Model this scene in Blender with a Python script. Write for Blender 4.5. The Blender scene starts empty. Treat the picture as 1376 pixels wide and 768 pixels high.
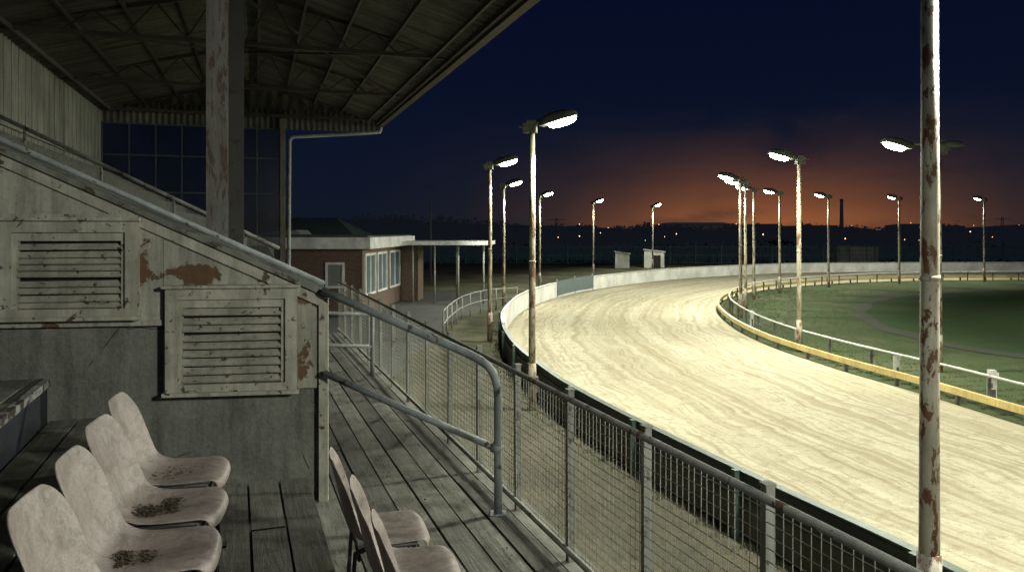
import bpy, bmesh, math, random
from mathutils import Vector, Matrix
from mathutils.geometry import tessellate_polygon
random.seed(7)
H = 4.65
scene = bpy.context.scene
COL = scene.collection
R = math.radians

# ------------------------------------------------------------------ node helpers
def new_mat(name):
    m = bpy.data.materials.new(name); m.use_nodes = True
    nt = m.node_tree; nt.nodes.clear()
    out = nt.nodes.new('ShaderNodeOutputMaterial')
    bs = nt.nodes.new('ShaderNodeBsdfPrincipled')
    nt.links.new(bs.outputs[0], out.inputs[0])
    return m, nt, bs
def pos(nt, scale=(1,1,1), rotz=0.0, uv=False):
    if uv:
        g = nt.nodes.new('ShaderNodeTexCoord'); o = g.outputs['UV']
    else:
        g = nt.nodes.new('ShaderNodeNewGeometry'); o = g.outputs['Position']
    mp = nt.nodes.new('ShaderNodeMapping')
    mp.inputs['Scale'].default_value = scale
    mp.inputs['Rotation'].default_value = (0,0,rotz)
    nt.links.new(o, mp.inputs[0]); return mp.outputs[0]
def noise(nt, vec, scale, detail=5, rough=.6, dist=0.0):
    n = nt.nodes.new('ShaderNodeTexNoise')
    n.inputs['Scale'].default_value = scale; n.inputs['Detail'].default_value = detail
    n.inputs['Roughness'].default_value = rough; n.inputs['Distortion'].default_value = dist
    nt.links.new(vec, n.inputs['Vector']); return n.outputs[0]
def ramp(nt, fac, stops):
    r = nt.nodes.new('ShaderNodeValToRGB'); e = r.color_ramp.elements
    while len(e) < len(stops): e.new(.5)
    for i,(p,c) in enumerate(stops):
        e[i].position = p
        if not hasattr(c,'__len__'): c = (c,c,c)
        e[i].color = (c[0],c[1],c[2],1)
    nt.links.new(fac, r.inputs[0]); return r.outputs[0]
def put(nt, sock, v):
    if isinstance(v, bpy.types.NodeSocket): nt.links.new(v, sock)
    elif hasattr(v,'__len__'): sock.default_value = (v[0],v[1],v[2],1) if len(sock.default_value)==4 else v
    else: sock.default_value = v
def mix(nt, fac, a, b, mode='MIX'):
    m = nt.nodes.new('ShaderNodeMix'); m.data_type='RGBA'; m.blend_type = mode
    put(nt, m.inputs[0], fac); put(nt, m.inputs[6], a); put(nt, m.inputs[7], b)
    return m.outputs[2]
def math_n(nt, op, a, b=0.0, clamp=False):
    m = nt.nodes.new('ShaderNodeMath'); m.operation = op; m.use_clamp = clamp
    put(nt, m.inputs[0], a); put(nt, m.inputs[1], b); return m.outputs[0]
def bump(nt, bs, h, strength=.4, dist=.02):
    b = nt.nodes.new('ShaderNodeBump'); b.inputs['Strength'].default_value = strength
    b.inputs['Distance'].default_value = dist
    nt.links.new(h, b.inputs['Height']); nt.links.new(b.outputs[0], bs.inputs['Normal'])
def set_rough(bs, r, metal=0.0):
    bs.inputs['Roughness'].default_value = r; bs.inputs['Metallic'].default_value = metal

def m_paint(name, base, under, scale=6, peel=.62, dirt=.5, rough=.6, streak=True, sharp=.03, dirtcol=(.05,.045,.03), spots=(), stretch=None):
    m, nt, bs = new_mat(name); p = pos(nt)
    n1 = noise(nt, pos(nt,stretch) if stretch else p, scale, 8, .68, .3)
    for (c, rad, amt) in spots:      # places where the paint has flaked more
        s1 = nt.nodes.new('ShaderNodeVectorMath'); s1.operation='SUBTRACT'; nt.links.new(p, s1.inputs[0]); s1.inputs[1].default_value=c
        s2 = nt.nodes.new('ShaderNodeVectorMath'); s2.operation='DIVIDE'; nt.links.new(s1.outputs[0], s2.inputs[0]); s2.inputs[1].default_value=rad
        s3 = nt.nodes.new('ShaderNodeVectorMath'); s3.operation='LENGTH'; nt.links.new(s2.outputs[0], s3.inputs[0])
        n1 = math_n(nt,'ADD', n1, math_n(nt,'MULTIPLY', ramp(nt, s3.outputs['Value'], [(.1,1),(1,0)]), amt))
    mask = ramp(nt, n1, [(peel,0),(min(peel+sharp,1),1)])
    n2 = noise(nt, p, scale*.35, 4, .6)
    col = mix(nt, ramp(nt, n2, [(.35,0),(.7,1)]), base, tuple(c*.62 for c in base))
    if streak:
        ps = pos(nt, (9,9,.8)); n3 = noise(nt, ps, 1.6, 6, .7)
        f = math_n(nt,'MULTIPLY', ramp(nt, n3, [(.42,0),(.75,1)]), dirt)
        col = mix(nt, f, col, dirtcol)
    n4 = noise(nt, p, scale*9, 3, .7)
    col = mix(nt, math_n(nt,'MULTIPLY', ramp(nt,n4,[(.5,0),(.75,1)]), dirt*.5), col, dirtcol)
    unv = mix(nt, noise(nt,p,scale*4,4,.6), under, tuple(c*.35 for c in under))
    col = mix(nt, mask, col, unv)
    nt.links.new(col, bs.inputs['Base Color']); set_rough(bs, rough)
    hh = math_n(nt,'ADD', math_n(nt,'MULTIPLY',mask,-1.0), math_n(nt,'MULTIPLY',n4,.35))
    bump(nt, bs, hh, .6, .006)
    return m
def m_noise(name, c1, c2, scale=4, rough=.85, bmp=.3, bdist=.01, stretch=(1,1,1), rotz=0, metal=0, extra=None, haze_glow=None):
    m, nt, bs = new_mat(name); p = pos(nt, stretch, rotz)
    n = noise(nt, p, scale, 7, .65)
    col = mix(nt, ramp(nt,n,[(.32,0),(.68,1)]), c1, c2)
    n2 = noise(nt, p, scale*8, 4, .7)
    col = mix(nt, .35, col, ramp(nt, n2, [(.3,.15),(.7,1.0)]), 'MULTIPLY')
    if extra:
        n3 = noise(nt, p, scale*.22, 4, .55); col = mix(nt, ramp(nt,n3,[(.45,0),(.6,1)]), col, extra)
    nt.links.new(col, bs.inputs['Base Color']); set_rough(bs, rough, metal)
    if haze_glow:
        bs.inputs['Emission Color'].default_value=(*haze_glow,1); bs.inputs['Emission Strength'].default_value=1  # faint self-glow on distant surfaces stands in for aerial haze
    bump(nt, bs, math_n(nt,'ADD',n,math_n(nt,'MULTIPLY',n2,.5)), bmp, bdist); return m
def m_plain(name, c, rough=.6, metal=0, emit=None, es=0):
    m, nt, bs = new_mat(name); p = pos(nt); n = noise(nt,p,14,4,.6)
    nt.links.new(mix(nt, n, c, tuple(x*.6 for x in c)), bs.inputs['Base Color']); set_rough(bs, rough, metal)
    if emit:
        bs.inputs['Emission Color'].default_value = (*emit,1); bs.inputs['Emission Strength'].default_value = es
    return m

TF, TG = R(19.54), R(18.12)
def m_concrete(name, c1, c2):
    m, nt, bs = new_mat(name); p = pos(nt)
    n = noise(nt,p,2.2,8,.65,.4); col = mix(nt, ramp(nt,n,[(.3,0),(.7,1)]), c1, c2)
    n2 = noise(nt,p,38,5,.7); col = mix(nt,.5,col,ramp(nt,n2,[(.25,.35),(.7,1)]),'MULTIPLY')
    ps = pos(nt,(7,7,.9)); n3 = noise(nt,ps,1.2,6,.7)
    col = mix(nt, math_n(nt,'MULTIPLY',ramp(nt,n3,[(.45,0),(.72,1)]),.6), col, (.035,.038,.028))
    n5 = noise(nt,p,6,6,.75,.6); col = mix(nt, math_n(nt,'MULTIPLY',ramp(nt,n5,[(.52,0),(.7,1)]),.45), col, (.31,.31,.26))
    v = nt.nodes.new('ShaderNodeTexVoronoi'); v.feature='DISTANCE_TO_EDGE'; v.inputs['Scale'].default_value=1.5
    wv = mix(nt,.12,p,noise(nt,p,3,4,.6)); 
    nt.links.new(wv, v.inputs['Vector'])
    ck = ramp(nt, v.outputs['Distance'], [(.0,1),(.005,0)])
    ck = math_n(nt,'MULTIPLY',ck,ramp(nt,noise(nt,p,1.1),[(.54,0),(.57,1)]))
    col = mix(nt,math_n(nt,'MULTIPLY',ck,.6),col,(.02,.02,.018))
    nt.links.new(col, bs.inputs['Base Color']); set_rough(bs,.9)
    bump(nt,bs,math_n(nt,'SUBTRACT',math_n(nt,'ADD',n,math_n(nt,'MULTIPLY',n2,.8)),ck),.8,.014); return m
def m_wood(name, c1, c2, rotz):
    m, nt, bs = new_mat(name)
    g = nt.nodes.new('ShaderNodeNewGeometry'); 
    pr = pos(nt,(1,1,1),-rotz)
    mp = nt.nodes.new('ShaderNodeMapping'); mp.inputs['Scale'].default_value=(22,1.6,22); nt.links.new(pr, mp.inputs[0])
    comb = nt.nodes.new('ShaderNodeVectorMath'); comb.operation='ADD'
    sc = nt.nodes.new('ShaderNodeVectorMath'); sc.operation='SCALE'; sc.inputs['Scale'].default_value=40
    cx = nt.nodes.new('ShaderNodeCombineXYZ'); nt.links.new(g.outputs['Random Per Island'], cx.inputs[1]); nt.links.new(g.outputs['Random Per Island'], cx.inputs[0])
    nt.links.new(cx.outputs[0], sc.inputs[0]); nt.links.new(mp.outputs[0], comb.inputs[0]); nt.links.new(sc.outputs[0], comb.inputs[1])
    n = noise(nt,comb.outputs[0],1.4,8,.7,.6)
    col = mix(nt, ramp(nt,n,[(.3,0),(.7,1)]), c1, c2)
    rr = ramp(nt,g.outputs['Random Per Island'],[(0,.55),(1,1.2)])
    col = mix(nt,1.0,col,rr,'MULTIPLY')
    p = pos(nt); d = noise(nt,p,3,6,.7)
    col = mix(nt,math_n(nt,'MULTIPLY',ramp(nt,d,[(.48,0),(.66,1)]),.65),col,(.03,.028,.02))
    d2 = noise(nt,p,60,3,.7); col = mix(nt,.4,col,ramp(nt,d2,[(.3,.3),(.65,1.1)]),'MULTIPLY')
    nt.links.new(col, bs.inputs['Base Color']); set_rough(bs,.85)
    bump(nt,bs,math_n(nt,'ADD',n,math_n(nt,'MULTIPLY',d2,.3)),.8,.008); return m
def m_roof(name):
    m, nt, bs = new_mat(name)
    pr = pos(nt,(1,1,1),-TG)
    def st(sc): 
        mp = nt.nodes.new('ShaderNodeMapping'); mp.inputs['Scale'].default_value=sc; nt.links.new(pr, mp.inputs[0]); return mp.outputs[0]
    n = noise(nt,st((.25,4.8,.25)),1.0,4,.6)
    col = mix(nt,ramp(nt,n,[(.40,0),(.60,1)]),(.075,.082,.07),(.185,.195,.165))
    n2 = noise(nt,st((.6,1.1,1)),1.2,6,.7); col = mix(nt,math_n(nt,'MULTIPLY',ramp(nt,n2,[(.48,0),(.62,1)]),.6),col,(.075,.065,.05))
    n3 = noise(nt,pos(nt),9,5,.7); col = mix(nt,.5,col,ramp(nt,n3,[(.3,.4),(.65,1.1)]),'MULTIPLY')
    # valley stripes: dirt tone doubling as painted shade so the corrugation shows
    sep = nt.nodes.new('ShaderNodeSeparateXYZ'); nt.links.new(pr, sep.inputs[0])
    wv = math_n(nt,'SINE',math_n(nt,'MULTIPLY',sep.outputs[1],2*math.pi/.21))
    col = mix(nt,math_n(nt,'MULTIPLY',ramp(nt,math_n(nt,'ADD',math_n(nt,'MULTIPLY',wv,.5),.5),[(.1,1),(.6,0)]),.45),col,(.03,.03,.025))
    nt.links.new(col, bs.inputs['Base Color']); set_rough(bs,.75); return m

M = {}
M['white_board'] = m_paint('weathered cream boarding',(.48,.47,.395),(.17,.10,.05),4.5,.585,.72,.7,True,.02,(.07,.066,.048),
    spots=[((-2.13,5.21,H-.30),(.25,.5,.11),.26),((-2.45,5.16,H-.35),(.14,.3,.35),.10),((-1.5,5.3,H-.45),(.2,.3,.12),.12),((-2.75,5.1,H+.02),(.5,.3,.09),.07),((-1.42,5.3,H-.8),(.09,.3,.4),.08)])
M['vent_paint'] = m_paint('vent paint',(.52,.505,.42),(.13,.095,.06),16,.60,.6,.6,True,.02,(.08,.075,.05))
M['coping'] = m_paint('grimy coping',(.27,.28,.24),(.11,.08,.055),8,.55,.8,.7,True,.03,(.045,.045,.035))
M['concrete'] = m_concrete('stained render',(.18,.185,.155),(.28,.285,.245))
M['concrete_dark'] = m_concrete('terrace concrete',(.08,.085,.075),(.14,.145,.13))
M['wood'] = m_wood('weathered deck boards',(.285,.285,.24),(.13,.13,.11),TF)
M['steel_col'] = m_paint('rusty column paint',(.16,.165,.15),(.12,.055,.028),9,.53,.8,.7,True,.08,(.06,.035,.02),(),(3,3,.6))
M['steel_dark'] = m_paint('dull column paint',(.06,.06,.055),(.07,.04,.022),5,.56,.6,.7,True,.1,(.04,.03,.02))
M['pole'] = m_paint('rusty lamp pole paint',(.54,.52,.43),(.20,.09,.04),5,.525,.6,.6,True,.03,(.22,.12,.06),(),(1.6,1.6,.7))
M['pole_far'] = m_paint('lamp pole paint',(.36,.345,.25),(.16,.07,.03),4,.51,.75,.6,True,.07,(.13,.075,.035),(),(1.6,1.6,.6))
M['galv'] = m_paint('galvanised rail',(.30,.34,.34),(.13,.08,.05),11,.60,.5,.5)
M['fence_post'] = m_paint('grey fence post paint',(.32,.33,.295),(.14,.085,.05),9,.57,.5,.6)
M['wire'] = m_noise('galvanised wire',(.58,.59,.53),(.38,.38,.32),6,.6,.1)
M['roof_sheet'] = m_roof('aged corrugated roofing')
M['truss'] = m_noise('dull truss steel',(.045,.047,.04),(.075,.055,.04),5,.7,.2)
M['back_wall'] = m_paint('pale wall boards',(.27,.285,.245),(.14,.12,.09),3,.64,.95,.75)
M['mullion'] = m_noise('glazing bar paint',(.10,.11,.12),(.06,.065,.07),4)
M['leg'] = m_paint('chair frame',(.05,.045,.045),(.12,.05,.025),12,.58,.4,.5)
M['dirt'] = m_noise('dry leaf dirt',(.06,.048,.03),(.12,.095,.055),30,.95,.5)
M['hood'] = m_noise('mossy lamp housing',(.20,.22,.17),(.09,.10,.065),5,.75,.5,.02)
M['lens'] = m_plain('lit lamp glass',(.9,.9,.8),.3,0,(.96,1.0,.83),90)
M['wall_white'] = m_paint('track boards white paint',(.84,.85,.80),(.5,.48,.4),2,.70,.22,.5)
M['wall_dark'] = m_noise('dark green board backs',(.024,.042,.032),(.013,.021,.017),3,.55,.3,.01)
M['wall_low'] = m_noise('weathered lower boards',(.12,.12,.09),(.07,.072,.055),3,.85,.3,.01)
M['wall_cap'] = m_noise('worn green capping',(.07,.11,.085),(.03,.045,.036),5,.5,.3)
M['rail_white'] = m_paint('white rail',(.64,.65,.59),(.2,.15,.1),6,.64,.45,.5)
M['rail_yellow'] = m_paint('yellow rail',(.70,.54,.20),(.40,.33,.2),3,.62,.4,.5)
M['post_dark'] = m_noise('weathered rail post',(.13,.125,.105),(.06,.058,.048),5)
M['pale_mesh'] = m_noise('pale blue mesh panel',(.16,.21,.21),(.11,.15,.15),8)
M['fascia'] = m_paint('white fascia',(.86,.88,.84),(.5,.48,.42),4,.74,.15,.5)
M['dark_roof'] = m_noise('green roof felt',(.08,.13,.11),(.05,.08,.07),2)
M['window'] = m_plain('blind window glass',(.13,.19,.21),.25)
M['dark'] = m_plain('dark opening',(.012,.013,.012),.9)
M['shed'] = m_noise('distant shed cladding',(.10,.11,.12),(.07,.075,.085),.4,haze_glow=(.014,.012,.014))
M['black'] = m_noise('silhouette brick',(.03,.028,.028),(.015,.015,.015),.5,haze_glow=(.006,.0062,.009))
M['hut'] = m_paint('hut paint',(.56,.58,.50),(.3,.3,.25),2,.66,.4)
M['hut_grey'] = m_paint('grey cabin paint',(.28,.30,.27),(.2,.2,.16),2,.66,.4)
M['fence_far'] = m_noise('far fence metal',(.10,.12,.12),(.06,.07,.075),2)
M['hedge'] = m_noise('dark hedge',(.014,.022,.020),(.010,.016,.015),1.5,.95,.3,.1,haze_glow=(.0035,.0068,.0095))
M['leaf'] = m_noise('tree twigs',(.010,.011,.010),(.007,.008,.008),1,haze_glow=(.005,.006,.0098))
M['town_light'] = m_plain('distant lamps',(.8,.6,.3),.5,0,(1,.5,.24),7)
M['nosing'] = m_paint('white step nosing',(.52,.53,.50),(.10,.08,.06),9,.52,.7)
M['riser_blue'] = m_paint('dark blue riser paint',(.035,.042,.065),(.05,.045,.04),9,.56,.6)
m, nt, bs = new_mat('brown brick'); 
gp = nt.nodes.new('ShaderNodeNewGeometry'); sx = nt.nodes.new('ShaderNodeSeparateXYZ'); nt.links.new(gp.outputs['Position'], sx.inputs[0])
cx = nt.nodes.new('ShaderNodeCombineXYZ'); nt.links.new(math_n(nt,'ADD',sx.outputs[0],sx.outputs[1]), cx.inputs[0]); nt.links.new(sx.outputs[2], cx.inputs[1])
br = nt.nodes.new('ShaderNodeTexBrick'); br.inputs['Scale'].default_value=3.6
br.inputs['Color1'].default_value=(.145,.085,.056,1); br.inputs['Color2'].default_value=(.08,.052,.038,1); br.inputs['Mortar'].default_value=(.19,.17,.135,1)
br.inputs['Mortar Size'].default_value=.02
nt.links.new(cx.outputs[0], br.inputs['Vector']); nt.links.new(br.outputs[0], bs.inputs['Base Color']); set_rough(bs,.9); M['brick']=m
m, nt, bs = new_mat('faded pink plastic'); p = pos(nt)
n = noise(nt,p,5,5,.6); col = mix(nt,n,(.345,.29,.27),(.455,.395,.37))
n2 = noise(nt,p,16,7,.75,.8); col = mix(nt,math_n(nt,'MULTIPLY',ramp(nt,n2,[(.47,0),(.68,1)]),.6),col,(.14,.12,.095))
n3 = noise(nt,p,120,2,.6); col = mix(nt,.35,col,ramp(nt,n3,[(.3,.35),(.6,1.05)]),'MULTIPLY')
n4 = noise(nt,p,3.3,6,.7,1.5)
col = mix(nt,math_n(nt,'MULTIPLY',ramp(nt,n4,[(.48,0),(.64,1)]),.6),col,(.12,.105,.08))
nt.links.new(col, bs.inputs['Base Color']); set_rough(bs,.48); bump(nt,bs,n3,.12,.003); M['plastic']=m
# sand (uv: metres along, metres across)
m, nt, bs = new_mat('raked sand')
wp = pos(nt)
wob = noise(nt,wp,.35,3,.5)
def ruts(sx_, sy_, sc, det, k):
    base = pos(nt,(sx_,sy_,1),0,True)
    sep = nt.nodes.new('ShaderNodeSeparateXYZ'); nt.links.new(base, sep.inputs[0])
    c = nt.nodes.new('ShaderNodeCombineXYZ'); nt.links.new(sep.outputs[0], c.inputs[0])
    nt.links.new(math_n(nt,'ADD',sep.outputs[1],math_n(nt,'MULTIPLY',wob,k)), c.inputs[1])
    return noise(nt,c.outputs[0],sc,det,.6,.3)
s1 = ruts(.016,.8,1.5,5,1.2); s2 = ruts(.03,2.2,1.5,4,2.5); s4 = ruts(.05,4.5,1.5,3,6)
col = mix(nt, ramp(nt,s1,[(.40,0),(.60,1)]), (.425,.39,.275), (.545,.51,.385))
col = mix(nt, math_n(nt,'MULTIPLY',ramp(nt,s2,[(.50,0),(.60,1)]),.55), col, (.31,.265,.165))
col = mix(nt, math_n(nt,'MULTIPLY',ramp(nt,s4,[(.52,0),(.59,1)]),math_n(nt,'MULTIPLY',ramp(nt,noise(nt,wp,.5,3),[(.42,0),(.58,1)]),.55)), col, (.27,.23,.14))
f1 = noise(nt,wp,1.9,8,.8,.3)
clump = ramp(nt,math_n(nt,'ADD',f1,math_n(nt,'MULTIPLY',s1,.25)),[(.65,0),(.72,1)])
col = mix(nt, math_n(nt,'MULTIPLY',clump,.42), col, (.27,.22,.13))
f3 = noise(nt,wp,7,5,.75,.2); col = mix(nt, math_n(nt,'MULTIPLY',ramp(nt,f3,[(.55,0),(.65,1)]),.55), col, (.27,.225,.135))
f2 = noise(nt,wp,38,4,.7); col = mix(nt,.32,col,ramp(nt,f2,[(.3,.42),(.6,1.1)]),'MULTIPLY')
nt.links.new(col, bs.inputs['Base Color']); set_rough(bs,.97); bs.inputs['Specular IOR Level'].default_value=.1
hh = math_n(nt,'ADD', math_n(nt,'MULTIPLY',math_n(nt,'ADD',s2,s4),.35), math_n(nt,'ADD',math_n(nt,'MULTIPLY',f1,.8),math_n(nt,'ADD',math_n(nt,'MULTIPLY',f3,.5),math_n(nt,'MULTIPLY',f2,.15))))
bump(nt,bs,hh,.8,.11); M['sand']=m
def m_grass(name, g1, g2, soil, soilamt, fine=14, k=.6):
    m, nt, bs = new_mat(name); p = pos(nt)
    n = noise(nt,p,1.1,8,.7); col = mix(nt,ramp(nt,n,[(.35,0),(.65,1)]),g1,g2)
    n3 = noise(nt,p,.28,6,.7,.5); col = mix(nt,ramp(nt,n3,[(soilamt,0),(soilamt+.18,1)]),col,soil)
    n2 = noise(nt,p,fine,6,.8); col = mix(nt,k,col,ramp(nt,n2,[(.35,.35),(.65,1.5)]),'MULTIPLY')
    nt.links.new(col, bs.inputs['Base Color']); set_rough(bs,.97); bs.inputs['Specular IOR Level'].default_value=.1
    bump(nt,bs,math_n(nt,'ADD',n2,n),.8,.05); return m
M['ground'] = m_grass('rough dirt and grass',(.085,.09,.052),(.065,.08,.042),(.15,.14,.095),.40)
M['verge'] = m_grass('worn dirt verge',(.115,.107,.075),(.082,.082,.057),(.145,.128,.092),.46,9,.6)
M['infield'] = m_grass('infield grass',(.058,.082,.036),(.07,.092,.042),(.11,.11,.065),.50,22,.5)
M['pitch'] = m_grass('mown grass',(.048,.082,.034),(.056,.096,.04),(.07,.088,.042),.50,18,.5)
M['path'] = m_noise('dark cinder path',(.034,.042,.026),(.05,.056,.036),2,.95,.6,.03)
M['paving'] = m_noise('worn asphalt',(.10,.105,.095),(.065,.068,.062),1.2,.9,.4,.02)
M['blade'] = m_noise('grass blades',(.065,.09,.035),(.11,.115,.06),3,.8,0)
M['blade_dry'] = m_noise('dry grass blades',(.10,.10,.055),(.07,.08,.04),3,.8,0)

# ------------------------------------------------------------------ mesh builder
class B:
    def __init__(s, T=None): s.v=[]; s.f=[]; s.sm=[]; s.mi=[]; s.T=T or Matrix.Identity(4); s.m=0
    def add(s, vs, fs, smooth=False):
        o=len(s.v); s.v += [s.T@Vector(v) for v in vs]
        for f in fs: s.f.append([o+i for i in f]); s.sm.append(smooth); s.mi.append(s.m)
    def box(s, lo, hi, mat=None):
        x0,y0,z0=lo; x1,y1,z1=hi
        vs=[(x0,y0,z0),(x1,y0,z0),(x1,y1,z0),(x0,y1,z0),(x0,y0,z1),(x1,y0,z1),(x1,y1,z1),(x0,y1,z1)]
        if mat: vs=[mat@Vector(v) for v in vs]
        s.add(vs,[(0,3,2,1),(4,5,6,7),(0,1,5,4),(1,2,6,5),(2,3,7,6),(3,0,4,7)])
    def prism(s, poly, y0, y1):
        n=len(poly); vs=[(x,y0,z) for x,z in poly]+[(x,y1,z) for x,z in poly]
        fs=[list(range(n)), list(range(2*n-1,n-1,-1))]+[(i,i+n,(i+1)%n+n,(i+1)%n) for i in range(n)]
        s.add(vs,fs)
    def beam(s, a, b, w, h):
        a=Vector(a); b=Vector(b); d=(b-a).normalized(); up=Vector((0,0,1))
        if abs(d.z)>.98: up=Vector((0,1,0))
        r=d.cross(up).normalized(); u=r.cross(d)
        vs=[]
        for p in (a,b):
            for i,j in ((-1,-1),(1,-1),(1,1),(-1,1)): vs.append(p+r*(i*w/2)+u*(j*h/2))
        s.add(vs,[(0,1,2,3),(7,6,5,4),(0,4,5,1),(1,5,6,2),(2,6,7,3),(3,7,4,0)])
    def tube(s, pts, r, seg=8, smooth=True, r1=None):
        pts=[Vector(p) for p in pts]; n=len(pts); vs=[]; prev=None
        for i,p in enumerate(pts):
            if i==0: d=pts[1]-p
            elif i==n-1: d=p-pts[i-1]
            else: d=(pts[i+1]-p).normalized()+(p-pts[i-1]).normalized()
            d.normalize()
            if prev is None:
                ref=Vector((0,0,1)) if abs(d.z)<.9 else Vector((1,0,0))
                a=d.cross(ref).normalized()
            else: a=(prev-d*prev.dot(d)).normalized()
            prev=a; b=d.cross(a); rr=r if r1 is None else r+(r1-r)*i/(n-1)
            for k in range(seg):
                t=2*math.pi*k/seg; vs.append(p+a*(math.cos(t)*rr)+b*(math.sin(t)*rr))
        fs=[(i*seg+k,i*seg+(k+1)%seg,(i+1)*seg+(k+1)%seg,(i+1)*seg+k) for i in range(n-1) for k in range(seg)]
        s.add(vs,fs,smooth)
        o=len(s.v)-n*seg
        s.f.append([o+k for k in range(seg)][::-1]); s.sm.append(False); s.mi.append(s.m)
        s.f.append([o+(n-1)*seg+k for k in range(seg)]); s.sm.append(False); s.mi.append(s.m)
    def make(s, name, mat, parent=None, origin=None, local=False):
        me=bpy.data.meshes.new(name)
        o = Vector((0,0,0))
        if parent is not None and not local:
            o = Vector(parent['_o']) if '_o' in parent else Vector((0,0,0))
        elif origin is not None: o=Vector(origin)
        me.from_pydata([tuple(v-o) for v in s.v],[],s.f)
        me.polygons.foreach_set('use_smooth', s.sm)
        mats = mat if isinstance(mat,(list,tuple)) else [mat]
        for mm in mats: me.materials.append(mm)
        me.polygons.foreach_set('material_index', s.mi)
        me.update()
        ob=bpy.data.objects.new(name,me); COL.objects.link(ob)
        if parent is not None:
            ob.parent=parent; ob['_o']=tuple(o)
        elif origin is not None: ob.location=o
        return ob
def thing(name,label,category,loc=(0,0,0),group=None):
    e=bpy.data.objects.new(name,None); e.location=loc; e.empty_display_size=.2; COL.objects.link(e)
    e['label']=label; e['category']=category; e['_o']=tuple(loc)
    if group: e['group']=group
    return e
def tag(o,label,category,group=None,kind=None):
    o['label']=label; o['category']=category
    if group: o['group']=group
    if kind: o['kind']=kind
    return o
def copy_thing(root, loc, rotz=0, label=None, scale=None, power=None):
    KIDS=list(bpy.data.objects)
    def rec(o,par):
        c=o.copy(); COL.objects.link(c)
        if c.type=='LIGHT' and power is not None: c.data=power
        if par: c.parent=par
        for ch in [x for x in KIDS if x.parent==o]: rec(ch,c)
        return c
    r=rec(root,None); r.location=loc; r.rotation_euler=(0,0,rotz)
    if label: r['label']=label
    if scale: r.scale=(scale,)*3
    return r
def frame(theta, o=(0,0,0)): return Matrix.Translation(o)@Matrix.Rotation(theta,4,'Z')
FF = frame(TF,(0,0,H)); FG = frame(TG,(0,0,H))
def catmull(pts, step=.8):
    P=[Vector(p) for p in pts]; P=[P[0]*2-P[1]]+P+[P[-1]*2-P[-2]]; out=[]
    for i in range(1,len(P)-2):
        n=max(2,int((P[i+1]-P[i]).length/step))
        for k in range(n):
            t=k/n; a,b,c,d=P[i-1],P[i],P[i+1],P[i+2]
            out.append(.5*((2*b)+(c-a)*t+(2*a-5*b+4*c-d)*t*t+(3*b-a-3*c+d)*t**3))
    out.append(P[-2]); return out
def resample(pts,n):
    L=[0]
    for a,b in zip(pts,pts[1:]): L.append(L[-1]+(b-a).length)
    out=[];j=0
    for i in range(n):
        t=L[-1]*i/(n-1)
        while j<len(L)-2 and L[j+1]<t: j+=1
        f=(t-L[j])/max(1e-6,L[j+1]-L[j]); out.append(pts[j].lerp(pts[j+1],min(1,f)))
    return out, L[-1]
def normals(pts):
    out=[]
    for i in range(len(pts)):
        d=(pts[min(i+1,len(pts)-1)]-pts[max(i-1,0)]).normalized(); out.append(Vector((-d.y,d.x)))
    return out
def ribbon(b, pts, o0, o1, z0, z1):
    nn=normals(pts); vs=[]
    for p,n in zip(pts,nn):
        a=p+n*o0; c=p+n*o1
        vs += [(a.x,a.y,z0),(c.x,c.y,z0),(c.x,c.y,z1),(a.x,a.y,z1)]
    fs=[]
    for i in range(len(pts)-1):
        for k in range(4):
            k2=(k+1)%4; fs.append((i*4+k,i*4+k2,(i+1)*4+k2,(i+1)*4+k))
    fs += [(0,3,2,1),tuple(len(vs)-4+k for k in range(4))]
    b.add(vs,fs)
def poly_obj(name,pts,z,mat):
    tris=tessellate_polygon([[Vector((p[0],p[1],0)) for p in pts]])
    b=B(); b.add([(p[0],p[1],z) for p in pts],[]); 
    for t in tris:
        a,c,d=[Vector((pts[i][0],pts[i][1])) for i in t]
        cr=(c-a).x*(d-a).y-(c-a).y*(d-a).x
        f=t if cr>0 else t[::-1]
        b.f.append(list(f)); b.sm.append(False); b.mi.append(0)
    o=b.make(name,mat); o['kind']='structure'; return o
def strip(name,pts,w,z,mat,wob=.15,off=0):
    nn=normals(pts); vs=[]
    for p,n in zip(pts,nn):
        for o in (-w,w): q=p+n*(off+o*(1+wob*math.sin(p.y*1.1+o))); vs.append((q.x,q.y,z))
    b=B(); b.add(vs,[(2*i+1,2*i,2*i+2,2*i+3) for i in range(len(pts)-1)])
    o=b.make(name,mat); o['kind']='structure'; return o

# ------------------------------------------------------------------ ground and track
b=B(); b.add([(-3000,-500,-.03),(3000,-500,-.03),(3000,4000,-.03),(-3000,4000,-.03)],[(0,1,2,3)])
g=b.make('ground',M['ground']); g['kind']='structure'
OUT=[(9,-30),(8.6,-12),(7.6,-3),(6.3,3),(5.4,6.5),(4.68,8.9),(4.10,10.44),(3.45,12.2),(2.65,14.5),(1.82,17.1),(1.0,20.3),(.05,26),(-.37,32.7),(-.1,38.5),(.75,45),(2.8,52.5),(6.6,60.8),(14.5,72),(24,80),(34,84.5),(56,86.5),(90,87)]
INN=[(19.5,-30),(18.3,-12),(16.8,-3),(15.3,4),(13.9,11),(12.8,15.5),(12.1,18.5),(11.6,21.8),(10.7,26.5),(10.2,32),(10.6,38.5),(11.9,45.6),(14.4,52.3),(19,59.5),(26.3,66),(34.5,70),(47,72),(90,73)]
outc=catmull(OUT); inc=catmull(INN)
NS=320
o_r,Lo=resample(outc,NS); i_r,Li=resample(inc,NS)
NW=14; vs=[];uvs=[];fs=[]
Lm=(Lo+Li)/2
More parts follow.
